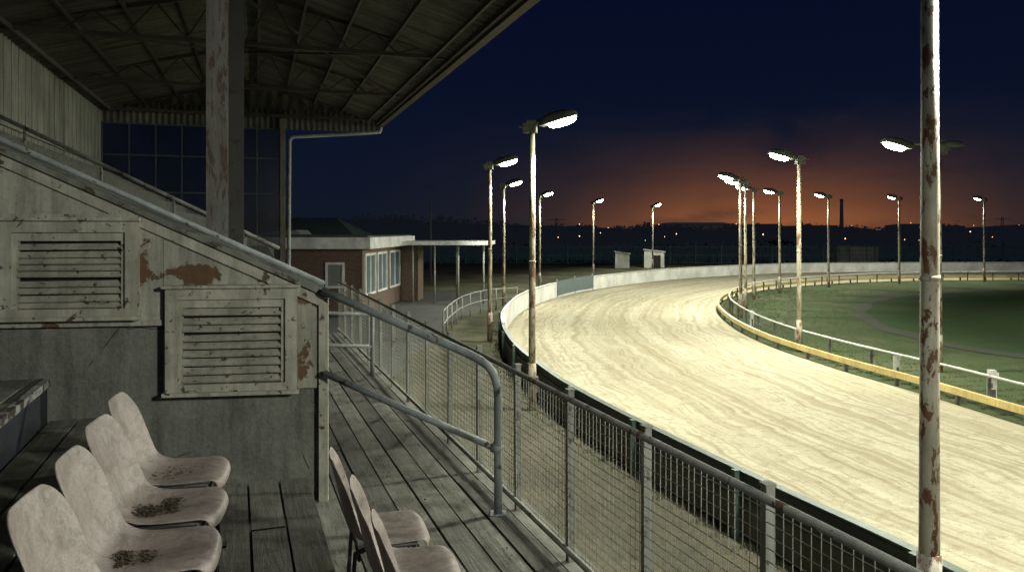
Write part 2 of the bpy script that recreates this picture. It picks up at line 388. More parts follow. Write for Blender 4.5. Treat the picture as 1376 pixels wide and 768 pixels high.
for i in range(NS):
    for k in range(NW+1):
        p=o_r[i].lerp(i_r[i],k/NW)
        z=0.0+.02*math.sin(p.x*1.3)*math.sin(p.y*.9)*math.sin(math.pi*k/NW)
        vs.append((p.x,p.y,z+.01)); uvs.append((Lm*i/(NS-1), 11.0*k/NW))
for i in range(NS-1):
    for k in range(NW):
        a=i*(NW+1)+k; fs.append((a,a+1,a+NW+2,a+NW+1))
me=bpy.data.meshes.new('sand_track'); me.from_pydata(vs,[],fs); me.materials.append(M['sand'])
ul=me.uv_layers.new(name='UVMap')
for l in me.loops: ul.data[l.index].uv=uvs[l.vertex_index]
me.polygons.foreach_set('use_smooth',[True]*len(fs)); me.update()
tr=bpy.data.objects.new('sand_track',me); COL.objects.link(tr); tr['kind']='structure'
inl=[tuple(p) for p in i_r]
poly_obj('infield_grass', inl+[(90,-30)], -.015, M['infield'])
PATH=[(60,63),(40,60.5),(30,56.5),(25,52.5),(20.8,46.5),(18,39),(17.6,32.5),(18.8,28.4),(22,24),(30,18)]
pc=catmull(PATH)
poly_obj('mown_grass',[tuple(p) for p in pc],-.007,M['pitch'])
strip('cinder_path',pc,.42,.004,M['path'],.35)
near=[p for p in o_r if 0<p.y<30]
strip('dirt_verge',near,1.75,-.019,M['verge'],.12,1.8)
b=B(); b.add([(-14,14,-.024),(-4.2,14,-.024),(-3.3,34,-.024),(-3.2,41,-.024),(-1.5,46,-.024),(-1.5,58,-.024),(-20,58,-.024)],[(0,1,2,3,4,5,6)])
o=b.make('pavement',M['paving']); o['kind']='structure'

tw=thing('track_wall','curving low white board wall with dark green backs around the sand','wall',(.75,45,0))
seg=[p for p in o_r]
b=B(); ribbon(b,seg,0.0,.05,0,.97); b.make('white_board',M['wall_white'],tw)
b=B(); ribbon(b,seg,.055,.10,.55,.95); ribbon(b,seg,.10,.14,.68,.80); b.make('backing_board',M['wall_dark'],tw)
b=B(); ribbon(b,seg,.055,.085,.02,.545); b.make('lower_board',M['wall_low'],tw)
b=B(); ribbon(b,seg,-.02,.12,.972,1.0); b.make('capping',M['wall_cap'],tw)
b=B(); far=[p for p in seg if p.y>30]; ribbon(b,far,-.035,.09,1.003,1.05); b.make('white_capping',M['wall_white'],tw)
pp,LL=resample(seg,int(Lo/3.2)); nn=normals(pp)
pm=None
for p,n in zip(pp,nn):
    if p.y<2 or p.x>60: continue
    ang=math.atan2(n.y,n.x)
    if pm is None:
        b=B(); b.box((-.04,-.045,0),(.04,.045,1.0)); b.box((-.046,-.052,1.0),(.046,.052,1.02)); pm=b.make('post',M['wall_cap'],tw,local=True); ob=pm
    else: ob=pm.copy(); COL.objects.link(ob)
    q=p+n*.19; ob.location=Vector((q.x,q.y,0))-Vector(tw['_o']); ob.rotation_euler=(0,0,ang)
gt=thing('wall_gate','pale blue mesh gate panel set in the white track wall','gate',(4.0,55.6,0))
gp=[p for p in seg if 53<p.y<60.5]
b=B(); ribbon(b,gp,-.06,-.04,.15,1.12); b.make('gate_panel',M['pale_mesh'],gt)
for q in (gp[0],gp[len(gp)//2],gp[-1]):
    b=B(); b.tube([(q.x-.02,q.y,0),(q.x-.02,q.y,1.25)],.05); b.make('gate_post',M['fence_post'],gt)

ir=thing('running_rail','white tubular running rail on short posts along grass infield','rail',(10.7,38.5,0))
iseg,Li2=resample(inc,260)
nin=normals(iseg)
wr=[p-n*.75 for p,n in zip(iseg,nin)]
b=B(); b.tube([(p.x,p.y,.80) for p in wr],.038,8); b.make('top_rail',M['rail_white'],ir)
pp,LL=resample(wr,int(Li2/2.4)); pm=None
for i,p in enumerate(pp):
    if p.y<8 or p.x>60: continue
    if pm is None:
        b=B(); b.box((-.035,-.035,0),(.035,.035,.76)); b.box((-.06,-.05,.5),(.06,-.036,.62)); pm=b.make('post',M['post_dark'],ir,local=True); ob=pm
    else: ob=pm.copy(); COL.objects.link(ob)
    ob.location=Vector((p.x,p.y,0))-Vector(ir['_o'])
lr=thing('lure_rail','thick yellow lure rail on low posts at sand edge','rail',(10.2,38.5,0))
yr=[p-n*.12 for p,n in zip(iseg,nin)]
b=B(); ribbon(b,yr,-.06,.06,.25,.43); b.make('yellow_beam',M['rail_yellow'],lr)
pp,LL=resample(yr,int(Li2/2.4)); pm=None
for p in pp:
    if p.y<8 or p.x>60: continue
    if pm is None:
        b=B(); b.box((-.05,-.05,0),(.05,.05,.245)); pm=b.make('post',M['post_dark'],lr,local=True); ob=pm
    else: ob=pm.copy(); COL.objects.link(ob)
    ob.location=Vector((p.x,p.y,0))-Vector(lr['_o'])
first=None
for (x,y,s) in [(12.65,20.6,1.0),(12.0,24.4,.8),(11.5,37.5,.8)]:
    if first is None:
        mk=thing('marker_post','squat white painted marker post beside running rail','post',(x,y,0),'white marker posts beside rail')
        b=B(); b.box((-.09,-.07,0),(.09,.07,.95)); b.box((-.13,-.09,.72),(.13,-.072,.90)); b.make('painted_post',M['rail_white'],mk,local=True)
        b=B(); b.box((-.05,-.095,0),(.05,-.073,.45)); b.make('stay',M['post_dark'],mk,local=True); first=mk
    else: copy_thing(first,(x,y,0),.2,None,s)

# ------------------------------------------------------------------ lamp posts
def light_data(energy,soft=.16,col=None):
    ld=bpy.data.lights.new('lamp_beam','SPOT'); ld.energy=energy; ld.color=col or LC; ld.spot_size=R(168); ld.spot_blend=.4; ld.shadow_soft_size=soft
    return ld
def build_lamp(name,label,polemat,h=7.3,r0=.095,group='floodlight poles around the track',double=False,arm=0):
    e=thing(name,label,'street lamp',(0,0,0),group)
    b=B(); b.tube([(0,0,0),(0,0,h*.33),(0.008,0,h*.66),(0,0,h)],r0,14,True,r0*.76)
    b.tube([(0,0,0),(0,0,.7),(0,0,1.2)],r0*1.2,14,True,r0*1.12)
    b.box((r0*.9,-.05,.45),(r0*.9+.07,.05,.85)); b.tube([(0,0,h*.52),(0,0,h*.52+.05)],r0*1.02,12)
    b.make('pole',polemat,e,local=True)
    b=B(); b.box((-.22,-.12,h-.16),(.12,.12,h+.08)); b.tube([(-.1,0,h+.02),(.22,0,h+.16),(.5+arm,0,h+.20)],.04,8)
    b.box((-.34,-.05,h-.02),(-.225,.05,h+.04)); b.box((-.12,-.16,h+.085),(.10,.16,h+.15)); b.make('bracket',M['hood'],e,local=True)
    T=Matrix.Translation((.66+arm,0,h+.22))@Matrix.Rotation(R(-15),4,'Y')@Matrix.Scale(.94,4)
    def hood(T):
        b=B(T)
        prof=[(-.54,-.10,.12,.05),(-.40,-.11,.17,.12),(-.1,-.11,.22,.16),(.25,-.11,.23,.13),(.48,-.11,.20,.06),(.54,-.10,.16,-.02)]
        vs=[];ns=8
        for x,zb,w,zt in prof:
            for k in range(ns):
                t=math.pi*k/(ns-1); vs.append((x,math.cos(t)*w,zb+.02+(zt-zb)*math.sin(t)**.7))
        fs=[(i*ns+k,i*ns+k+1,(i+1)*ns+k+1,(i+1)*ns+k) for i in range(len(prof)-1) for k in range(ns-1)]
        fs+=[(0,(len(prof)-1)*ns,(len(prof)-1)*ns+ns-1,ns-1)]
        fs+=[tuple(range(ns-1,-1,-1)),tuple((len(prof)-1)*ns+k for k in range(ns))]
        b.add(vs,fs,True); b.box((-.47,-.2,-.115),(.52,.2,-.085)); b.box((-.25,-.04,.10),(-.05,.04,.21))
        return b.make('lamp_housing',M['hood'],e,local=True)
    hood(T)
    b=B(T); n=16; vs=[]
    for rr,zz_ in ((1,-.117),(.95,-.18),(.75,-.235),(.38,-.26)):
        for k in range(n):
            t=2*math.pi*k/n; vs.append((.10+.41*rr*math.cos(t),.19*rr*math.sin(t),zz_))
    vs.append((.10,0,-.265))
    fs=[(j*n+k,(j+1)*n+k,(j+1)*n+(k+1)%n,j*n+(k+1)%n) for j in range(3) for k in range(n)]+[(3*n+k,4*n,3*n+(k+1)%n) for k in range(n)]
    b.add(vs,fs,True); b.make('lamp_glass',M['lens'],e,local=True)
    if double:
        T2=Matrix.Translation((-.30,0,h+.16))@Matrix.Rotation(R(180),4,'Z')@Matrix.Rotation(R(-8),4,'Y')@Matrix.Scale(.85,4)
        hood(T2)
    lo=bpy.data.objects.new('lamp_beam',LD); COL.objects.link(lo); lo.parent=e; lo.location=(1.0+arm,0,h-.27); lo.rotation_euler=(0,R(-18),0)
    return e
LC=(.985,.985,.82)
LD=light_data(3300); LDfar=light_data(2100); LDin=light_data(2350); LDback=light_data(2350,.4,(.98,1.0,.88)); LDnear=light_data(3800); LDfill=light_data(3200)
lampA=build_lamp('street_lamp','tall pale pole with one lit hooded floodlight beside track wall',M['pole_far'])
lampR=build_lamp('street_lamp','very tall white pole streaked with heavy rust by track wall',M['pole'],7.9,.108)
lampD=build_lamp('street_lamp','tall rusty pole with two back to back floodlight housings on grass',M['pole_far'],7.25,.09,double=True,arm=.75)
lampR.location=(4.46,8.35,0); lampR.rotation_euler=(0,0,R(15))
lampD.location=(14.0,25.6,0); lampD.rotation_euler=(0,0,R(184))
lampA.location=(.52,20.2,0); lampA.rotation_euler=(0,0,R(-12)); lampA['label']='tall pale pole with bulky lit floodlight and bracket outside dark fence'
for o in bpy.data.objects:
    if o.type=='LIGHT' and o.parent==lampR: o.data=LDnear
OL='tall pale pole with lit floodlight leaning over outer track wall'
for x,y,a in [(-.92,32.5,-8),(-.5,47.5,-20),(2.2,62,-30),(8.0,77,-40),(16.2,90,-50)]:
    copy_thing(lampA,(x,y,0),R(a),OL,None,LDfar)
IL='slim pale pole with lit floodlight standing on infield grass'
for i,(x,y,a) in enumerate([(10.95,29.8,183),(12.2,41.7,175),(13.6,45.5,165),(16.1,52,160),(19.6,57.2,150),(25.6,63.2,130),(33.2,67,115),(42,69.5,100)]):
    copy_thing(lampA,(x,y,0),R(a),IL,None,LDin)
copy_thing(lampA,(7.5,-3.2,0),R(170),'tall pale pole with lit floodlight beside the stand',None,LDback)
copy_thing(lampA,(16.2,11.5,0),R(178),IL,None,LDnear)  # extra pole out of view, added to even the light on the near sand
copy_thing(lampA,(33,33,0),R(150),IL,None,LDfill)  # another unseen pole, put in only to brighten the dark infield

# ------------------------------------------------------------------ end wall with vents
E=Vector((-1.287,5.34,0)); TW=frame(math.atan2(.148,.989),(E.x,E.y,H))
ew=thing('raked_wall','weathered cream boarded wall with sloping top over grey render','wall',(E.x-1,5.2,H-1.9))
top=lambda a:-.427-.464*a
b=B(TW); b.prism([(-4.2,-1.95),(0,-1.95),(0,top(0)-.02),(-4.2,top(-4.2)-.02)],.035,.22); b.make('rendered_base',M['concrete'],ew)
b=B(TW)
b.prism([(-4.2,-.60),(-1.04,-.60),(-1.04,top(-1.04)-.03),(-4.2,top(-4.2)-.03)],0,.033)
b.prism([(-1.037,-1.08),(-.02,-1.08),(-.02,top(-.02)-.03),(-1.037,top(-1.037)-.03)],.003,.033)
b.box((-4.2,-.018,-.635),(-1.03,.03,-.60)); b.make('painted_boarding',M['white_board'],ew)
def sl(b,a0,a1,dz0,dz1,y0,y1): b.prism([(a0,top(a0)+dz0),(a1,top(a1)+dz0),(a1,top(a1)+dz1),(a0,top(a0)+dz1)],y0,y1)
b=B(TW); sl(b,-4.2,.02,-.022,.012,-.035,.25); b.make('coping',M['coping'],ew)
b=B(TW); sl(b,-4.2,.0,-.105,-.035,-.018,-.003)
b.box((-2.6,-.016,.055),(-1.28,-.003,.10))
b.box((-.03,-.02,-1.9),(.03,.035,top(0)-.03))
b.make('timber_trim',M['vent_paint'],ew)
b=B(TW); b.tube([(-4.2,.06,top(-4.2)+.06),(0,.06,top(0)+.05)],.02,10)
b.make('cap_rail',M['galv'],ew)
def vent(a0,a1,z0,z1,label):
    e=bpy.data.objects.new('vent',None); COL.objects.link(e); e.parent=ew; e['_o']=ew['_o']; e['label']=label
    b=B(TW)
    f=.075
    b.box((a0,-.06,z1-f),(a1,0-.001,z1)); b.box((a0,-.06,z0),(a1,-.001,z0+.05))
    b.box((a0,-.06,z0+.05),(a0+f,-.001,z1-f)); b.box((a1-f,-.06,z0+.05),(a1,-.001,z1-f))
    b.box((a0-.02,-.085,z1),(a1+.02,-.001,z1+.02)); b.box((a0-.015,-.085,z0-.025),(a1+.015,-.001,z0))
    g=.03
    b.box((a0+f,-.04,z1-f-.055),(a1-f,-.002,z1-f)); b.box((a0+f,-.04,z0+.05),(a0+f+g,-.002,z1-f-.055)); b.box((a1-f-g,-.04,z0+.05),(a1-f,-.002,z1-f-.055))
    b.make('frame',M['vent_paint'],e)
    b=B(TW); n=9; za=z0+.055; zb=z1-f-.06; 
    for i in range(n):
        z=za+(zb-za)*(i+.5)/n
        Tm=Matrix.Translation((0,-.022,z))@Matrix.Rotation(R(40+random.uniform(-6,5)),4,'X')@Matrix.Rotation(R(random.uniform(-.5,.5)),4,'Y')
        b.box((a0+f+g+.002,-.030,-.005),(a1-f-g-.002,.030,.005),Tm)
    b.make('slats',M['vent_paint'],e)
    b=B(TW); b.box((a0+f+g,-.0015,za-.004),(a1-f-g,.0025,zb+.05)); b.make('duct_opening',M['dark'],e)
vent(-1.012,-.172,-1.075,-.39,'louvred vent with peeling cream frame')
vent(-2.02,-1.185,-.565,.055,'louvred vent with chipped cream frame')
hb=thing('handrail','curved galvanised handrail sloping down from wall to timber deck','handrail',(E.x,E.y,H-1.85))
EP=Vector((-1.28,5.28)); Q=Vector((-.09,5.08)); dirq=(Q-EP)
def HP(f,z): p=EP+dirq*f; return (p.x,p.y,H+z)
b=B(); b.tube([HP(0,-.415),HP(.3,-.555),HP(.6,-.70),HP(.84,-.815),HP(.90,-.85),HP(.945,-.89),HP(.975,-.94),HP(.993,-1.01),HP(1.0,-1.10),HP(1.0,-1.4),HP(1.0,-1.85)],.027,14)
b.make('top_rail',M['galv'],hb)
b=B(); b.tube([HP(0.01,-.97),HP(.5,-1.20),HP(.985,-1.42)],.023,10); b.tube([HP(.965,-1.41),HP(1.02,-1.435)],.034,10); b.make('lower_rail',M['galv'],hb)
b=B(); p=HP(1.0,-1.85); b.box((p[0]-.05,p[1]-.05,p[2]),(p[0]+.05,p[1]+.05,p[2]+.010)); b.make('foot_plate',M['galv'],hb)
rg=thing('handrail','short galvanised tubular barrier across timber walkway','handrail',(-2.1,9.8,H-1.85))
b=B()
for z in (-1.05,-1.45): b.tube([(-2.75,9.45,H+z+.06),(-1.77,9.9,H+z-.03)],.022,8)
b.make('rail',M['galv'],rg)
for x,y in ((-2.75,9.45),(-1.77,9.9)):
    b=B(); b.tube([(x,y,H-1.85),(x,y,H-1.0)],.026,8); b.make('post',M['galv'],rg)

# ------------------------------------------------------------------ mesh fence along stand
mf=thing('mesh_fence','grey steel fence with wire mesh panels along timber walkway','fence',tuple(FF@Vector((1.73,5,-1.85))))
s0,s1=.2,14.2; zt,zb=-.93,-1.83
b=B(FF); b.tube([(1.73,s0,zt),(1.73,s1,zt-.0)],.017,10); b.make('top_rail',M['fence_post'],mf)
b=B(FF); b.tube([(1.73,s0,zb+.06),(1.73,s1,zb+.06)],.016,8); b.make('bottom_rail',M['fence_post'],mf)
s=.57; pm=None
while s<s1:
    if pm is None:
        b=B(); b.box((-.018,-.018,-.95),(.018,.018,.03)); b.box((-.022,-.022,.03),(.022,.022,.04))
        pm=b.make('post',M['fence_post'],mf,local=True); ob=pm
    else: ob=pm.copy(); COL.objects.link(ob)
    ob.location=FF@Vector((1.767,s,zt))-Vector(mf['_o']); ob.rotation_euler=(random.uniform(-.008,.008),random.uniform(-.008,.008),TF+random.uniform(-.05,.05)); s+=.86
b=B(FF)
def wire(b,p,q,w=.0023):
    p=Vector(p);q=Vector(q); d=(q-p).normalized(); x=Vector((1,0,0)); y=d.cross(x).normalized()
    vs=[c+o for c in (p,q) for o in (x*w,y*w,-x*w,-y*w)]
    b.add(vs,[(k,(k+1)%4,4+(k+1)%4,4+k) for k in range(4)])
s=s0
while s<s1:
    ph=random.uniform(-.001,.001)
    wire(b,(1.745,s,zb+.05),(1.745+random.uniform(-.004,.004),s+ph,zt-.01),.0020); s+=.045 if s<8 else .1
z=zb+.09
while z<zt-.01:
    ss=s0
    while ss<s1-.4:
        wire(b,(1.7425+.006*math.sin(ss*2.3+z*3),ss,z+.004*math.sin(ss*3.1)),(1.7425+.006*math.sin((ss+.43)*2.3+z*3),ss+.43,z+.004*math.sin((ss+.43)*3.1))); ss+=.43
    z+=.045
b.make('wire_mesh',M['wire'],mf)

# ------------------------------------------------------------------ timber terrace
td=thing('timber_terrace','weathered grey plank terrace and walkway in shallow steps','terrace',tuple(FF@Vector((0,3,-1.9))))
def planks(name,t0,t1,z,sa,sb,w=.165,gap=.014,th=.04,mat='wood',bl=3.6):
    b=B(FF); t=t0
    while t<t1-.03:
        ww=min(w,t1-t)
        s=sa+random.uniform(-bl,0)
        while s<sb:
            e=min(sb,s+bl)
            a=max(sa,s)
            if e-a>.05:
                dz=random.uniform(-.005,.004); tl=random.uniform(-.012,.012)
                Tm=Matrix.Translation((t+ww/2,(a+e)/2,z-th/2+dz))@Matrix.Rotation(tl,4,'Y')@Matrix.Rotation(random.uniform(-.0015,.0015),4,'Z')
                b.box((-ww/2+gap/2,-(e-a)/2+.002,-th/2),(ww/2-gap/2,(e-a)/2-.002,th/2),Tm)
            s+=bl
        t+=w
    return b.make(name,M[mat],td)
planks('seating_step',-.68,.47,-1.63,-1.5,5.32,.19)
planks('walkway',.50,1.88,-1.85,-1.5,14.2,.172)
planks('walkway',-.4,.49,-1.853,5.75,14.2,.172)
planks('upper_step',-1.10,-.70,-1.20,-1.5,5.6,.17)
planks('top_step',-2.9,-1.14,-.95,-1.5,5.7,.17)
b=B(FF)
b.box((.435,-1.5,-1.86),(.468,5.3,-1.675)); b.box((-.70,-1.5,-1.66),(-.682,5.4,-1.245)); b.make('riser_board',M['wood'],td)
b=B(FF); b.box((-1.138,-1.5,-.985),(-1.095,5.6,-.942)); b.make('painted_nosing',M['nosing'],td)
b=B(FF); b.box((-1.138,-1.5,-1.24),(-1.108,5.6,-.988)); b.make('painted_riser',M['riser_blue'],td)
b=B(FF); b.box((-2.9,-1.5,-2.6),(1.80,14.2,-1.93)); b.box((1.66,-1.5,-H),(1.80,14.2,-2.6)); b.box((1.82,-1.5,-2.15),(1.90,14.2,-1.90)); b.make('supporting_wall',M['concrete_dark'],td)

# ------------------------------------------------------------------ chairs
def build_chair():
    e=thing('chair','faded dirty pink moulded plastic chair on timber step','chair',(0,0,0),'rows of plastic seats on the stand')
    prof=[(.225,.385,.178,0),(.234,.415,.191,.0),(.215,.442,.202,.0),(.14,.447,.212,.010),(.03,.432,.217,.022),(-.08,.422,.218,.034),(-.155,.434,.216,.050),(-.198,.475,.213,.062),(-.218,.53,.210,.060),(-.235,.60,.213,.052),(-.255,.68,.213,.044),(-.274,.740,.203,.034),(-.290,.790,.176,.022),(-.298,.820,.125,.012)]
    ny=13; vs=[]
    for i,(x,z,w,c) in enumerate(prof):
        a=prof[max(i-1,0)]; d=prof[min(i+1,len(prof)-1)]
        tx,tz=d[0]-a[0],d[1]-a[1]; L=math.hypot(tx,tz); nx,nz=tz/L,-tx/L
        if nz<0 and i<6: nx,nz=-nx,-nz
        if i>=6 and nx<0: nx,nz=-nx,-nz
        for k in range(ny):
            y=(k/(ny-1)*2-1); q=abs(y)**2.6
            if i<3: q=abs(y)**4; nxx,nzz=0,1; cc=.004
            else: nxx,nzz,cc=nx,nz,c
            drop = .012*abs(y)**6 if i in (3,4,5) else 0
            fr = -.03*abs(y)**4 if i<3 else 0
            vs.append((x+nxx*cc*q+fr, y*w, z+nzz*cc*q-drop))
    fs=[(i*ny+k,(i+1)*ny+k,(i+1)*ny+k+1,i*ny+k+1) for i in range(len(prof)-1) for k in range(ny-1)]
    b=B(); b.add(vs,fs,True); sh=b.make('seat_shell',M['plastic'],e,local=True)
    so=sh.modifiers.new('s','SOLIDIFY'); so.thickness=.010; so.offset=0
    su=sh.modifiers.new('u','SUBSURF'); su.levels=1; su.render_levels=2
    b=B()
    for y in (-.15,.15):
        b.tube([(.17,y,0),(.15,y,.41),(-.12,y,.405),(-.17,y,.39),(-.20,y,0)],.013,8)
        b.box((.14,y-.03,0),(.21,y+.03,.008)); b.box((-.23,y-.03,0),(-.17,y+.03,.008))
    b.tube([(.15,-.15,.36),(.15,.15,.36)],.011,6); b.tube([(-.15,-.15,.36),(-.15,.15,.36)],.011,6)
    b.make('leg_frame',M['leg'],e,local=True)
    return e
ch=build_chair()
def place(c,t,s,z,da,label=None):
    c.location=FF@Vector((t,s,z)); c.rotation_euler=(0,0,TF+da)
    if label: c['label']=label
place(ch,-.26,4.16,-1.625,-.10)
for (t,s,z,da,l) in [(-.27,3.65,-1.625,-.15,'faded pink plastic chair with leaf litter on its seat'),(-.285,3.15,-1.625,-.09,'faded pink plastic chair with dirt clumps on its seat'),(-.31,2.67,-1.625,-.13,None),
    (.67,3.69,-1.845,-.08,'faded pink plastic chair standing on lower walkway planks'),(.70,3.22,-1.845,-.12,'faded pink plastic chair standing on lower walkway planks'),(.72,2.79,-1.845,-.08,'faded pink plastic chair standing on lower walkway planks')]:
    c=copy_thing(ch,(0,0,0),0); place(c,t,s,z,da,l)
    if t>0: c.scale=(.86,.94,.98)
def litter(cx,cy,cz,rx,ry,n,name='leaf_litter',clumpy=False):
    b=B(FF)
    cs=[(random.uniform(-.7,.7)*rx,random.uniform(-.7,.7)*ry) for _ in range(6)]
    for i in range(n):
        if clumpy:
            c0=random.choice(cs); x=cx+c0[0]+random.gauss(0,rx*.22); y=cy+c0[1]+random.gauss(0,ry*.22)
        else:
            r=random.random()**.8; a=random.uniform(0,6.28); x=cx+rx*r*math.cos(a); y=cy+ry*r*math.sin(a)
        sz=random.uniform(.002,.010)
        T=Matrix.Translation((x,y,cz+random.uniform(0,.006)))@Matrix.Rotation(random.uniform(0,6.28),4,Vector((random.random()*.6,random.random()*.6,1)).normalized())
        vs=[T@Vector(v) for v in ((-sz,-sz*.5,0),(sz*.8,-sz*.6,.002),(sz,sz*.5,-.001),(-sz*.4,sz*.7,.003),(0,0,sz*.4))]
        b.add(vs,[(0,1,4),(1,2,4),(2,3,4),(3,0,4),(0,3,2,1)])
    o=b.make(name,M['dirt']); o['label']='brown leaf litter and dirt clumps lying on chair'; o['category']='litter'; o['kind']='stuff'
litter(-.28,3.64,-1.190,.12,.12,700,clumpy=True)
litter(-.34,3.12,-1.190,.08,.09,200,clumpy=True)
litter(-.26,4.14,-1.190,.13,.12,60)
litter(.62,4.3,-1.845,.9,2.4,160)
litter(-.45,4.9,-1.622,.12,.3,120)

# ------------------------------------------------------------------ grandstand
gs=thing('grandstand','old open grandstand with corrugated pitched roof and rusty columns','grandstand',tuple(FG@Vector((-.17,14,-H))))
SE,TE,TB,TM=22.05,3.16,-3.73,-.17
def corr(b,o,u,v,n,L,pitch=.21,amp=.055,rows=2,cols_per=6):
    o,u,v,n=map(Vector,(o,u,v,n)); nw=int(L/pitch*cols_per); vs=[]
    for i in range(nw+1):
        x=L*i/nw; z=amp*math.sin(2*math.pi*x/pitch)
        for r in range(rows+1): vs.append(o+u*x+v*(r/rows)+n*z)
    R_=rows+1
    b.add(vs,[(i*R_+r,(i+1)*R_+r,(i+1)*R_+r+1,i*R_+r+1) for i in range(nw) for r in range(rows)],True)
b=B(FG); RZ=4.05; EZ=3.05
corr(b,(TM,-3.99,RZ),(0,1,0),(TE+.12-TM,0,EZ-RZ-.03),(0,0,1),26.25)
corr(b,(TM,-3.99,RZ),(0,1,0),(TB-.1-TM,0,EZ-RZ-.03),(0,0,1),26.25)
b.make('roof',M['roof_sheet'],gs)
b=B(FG); corr(b,(TB,SE+.1,2.72),(1,0,0),(0,0,.55),(0,1,0),TE-TB+.1,.15,.02)
n=50
for i in range(n):
    x0=TB+(TE-TB)*i/n; x1=TB+(TE-TB)*(i+1)/n
    f=lambda x: EZ+(RZ-EZ)*(1-abs(x-TM)/(TM-TB))-.06
    y0=SE+.1+(.02 if i%2 else -.02); y1=SE+.1-(.02 if i%2 else -.02)
    b.add([(x0,y0,3.27),(x1,y1,3.27),(x1,y1,max(3.28,f(x1))),(x0,y0,max(3.28,f(x0)))],[(0,1,2,3)])
b.make('gable_sheet',M['roof_sheet'],gs)
for s in (1.4,5.4,9.4,13.5,17.6,21.8):
    b=B(FG)
    b.beam((TB,s,EZ-.02),(TE,s,EZ-.02),.05,.07)
    b.beam((TM,s,RZ-.16),(TE,s,EZ+.03),.05,.07); b.beam((TM,s,RZ-.16),(TB,s,EZ+.03),.05,.07)
    for side in (TE,TB):
        w=side-TM; N_=4
        for k in range(N_):
            xa=TM+w*k/N_; xb=TM+w*(k+.5)/N_; xc=TM+w*(k+1)/N_
            zt_=RZ-.16-(RZ-EZ-.19)*(k+.5)/N_
            b.beam((xa,s,EZ-.0),(xb,s,zt_),.03,.03)
            if k<N_-1: b.beam((xb,s,zt_),(xc,s,EZ),.03,.03)
    b.make('roof_truss',M['truss'],gs)
b=B(FG)
for side in (TE,TB):
    for k in range(5):
        f=(k+.3)/4.6; x=TM+(side-TM)*f; z=RZ-(RZ-EZ)*f-.095
        b.box((x-.022,-4,z-.035),(x+.022,SE,z+.035))
for s in (5.4,13.5):
    b.beam((TE-.3,s,EZ+.0),(TM,s+4.1,RZ-.28),.035,.035); b.beam((TM,s,RZ-.28),(TE-.3,s+4.1,EZ),.035,.035)
    b.beam((TB+.3,s,EZ+.0),(TM,s+4.1,RZ-.28),.035,.035)
b.make('purlins',M['truss'],gs)
b=B(FG); b.box((TE+.10,-4,EZ-.17),(TE+.13,SE+.2,EZ+.06)); b.box((TE+.13,-4,EZ-.17),(TE+.24,SE+.2,EZ-.15)); b.box((TE+.22,-4,EZ-.15),(TE+.24,SE+.2,EZ-.05)); b.box((TE+.02,-4,EZ-.12),(TE+.09,SE,EZ-.02)); b.make('gutter',M['truss'],gs)
b=B(FG); b.tube([(TE+.2,SE+.1,EZ-.16),(TE+.15,SE+.12,EZ-.30),(TE-.4,SE+.15,EZ-.36),(.95,SE+.15,EZ-.52),(.86,SE+.15,EZ-.62),(.84,SE+.15,-1.0),(.84,SE+.15,-H)],.055,8); b.make('drain_pipe',M['galv'],gs)
def column(t,s,zb_,w=.19,d=.26,mat='steel_col'):
    b=B(FG); f=.018
    b.box((t-w/2,s-d/2,zb_),(t+w/2,s-d/2+f,EZ)); b.box((t-w/2,s+d/2-f,zb_),(t+w/2,s+d/2,EZ)); b.box((t-.009,s-d/2+f,zb_),(t+.009,s+d/2-f,EZ))
    b.box((t-w/2-.08,s-d/2-.06,EZ-.02),(t+w/2+.08,s+d/2+.06,EZ+.02))
    for z in (-.1,.9,1.9,2.6):
        for dx in (-.045,.045): b.box((t+dx-.012,s-d/2-.012,z),(t+dx+.012,s-d/2,z+.024))
    b.make('column',M[mat],gs)
column(-.27,6.1,-.7,.145,.17); column(-.20,8.6,-.7,.15,.2,'steel_dark')
column(.68,SE-.1,-H,.14,.14)
b=B(FG); t=TB
while t<.0:
    z=-.90-.5*(t-.7); b.box((t,6.15,-H),(t+.497,SE-.15,z)); t+=.5
b.make('terrace_steps',M['concrete_dark'],gs)
def rk(t): return -.78-.5*(t-.7)
b=B(FG); b.prism([(TB,rk(TB)-.9),(.45,rk(.45)-1.2),(.45,rk(.45)+.12),(TB,rk(TB)+.12)],SE-.25,SE-.15)
b.make('raked_parapet',M['back_wall'],gs)
b=B(FG)
s_,h=13.0,.30
b.tube([(TB,s_,rk(TB)+h),(.35,s_,rk(.35)+h)],.03,8)
t=-3.2
while t<.4: b.tube([(t,s_,rk(t)-.3),(t,s_,rk(t)+h)],.022,6); t+=1.0
b.make('stair_rail',M['fence_post'],gs)
b=B(FG); k=0; s_=7.0
while s_<SE-.02:
    b.box((TB-.03+.006*(k%2),s_,1.0),(TB-.003+.006*(k%2),s_+.192,EZ-.0)); s_+=.2; k+=1
b.box((TB+.005,7,1.60),(TB+.05,SE,1.68)); b.make('back_wall',M['back_wall'],gs)
b=B(FG); b.box((TB,SE-.02,-.8),(.66,SE-.01,2.72))
gl,ntg,bsg=new_mat('dark night glazing'); bsg.inputs['Base Color'].default_value=(.01,.016,.034,1); bsg.inputs['Roughness'].default_value=.25
bsg.inputs['Alpha'].default_value=.55
b.make('glazed_screen',gl,gs)
b=B(FG)
for k in range(8):
    t=TB+.02+(.62-TB)*k/7; b.box((t-.016,SE-.05,-.9),(t+.016,SE-.022,2.74))
for z in (.95,1.9,2.70): b.box((TB,SE-.053,z-.016),(.66,SE-.024,z+.016))
b.make('glazing_bars',M['mullion'],gs)

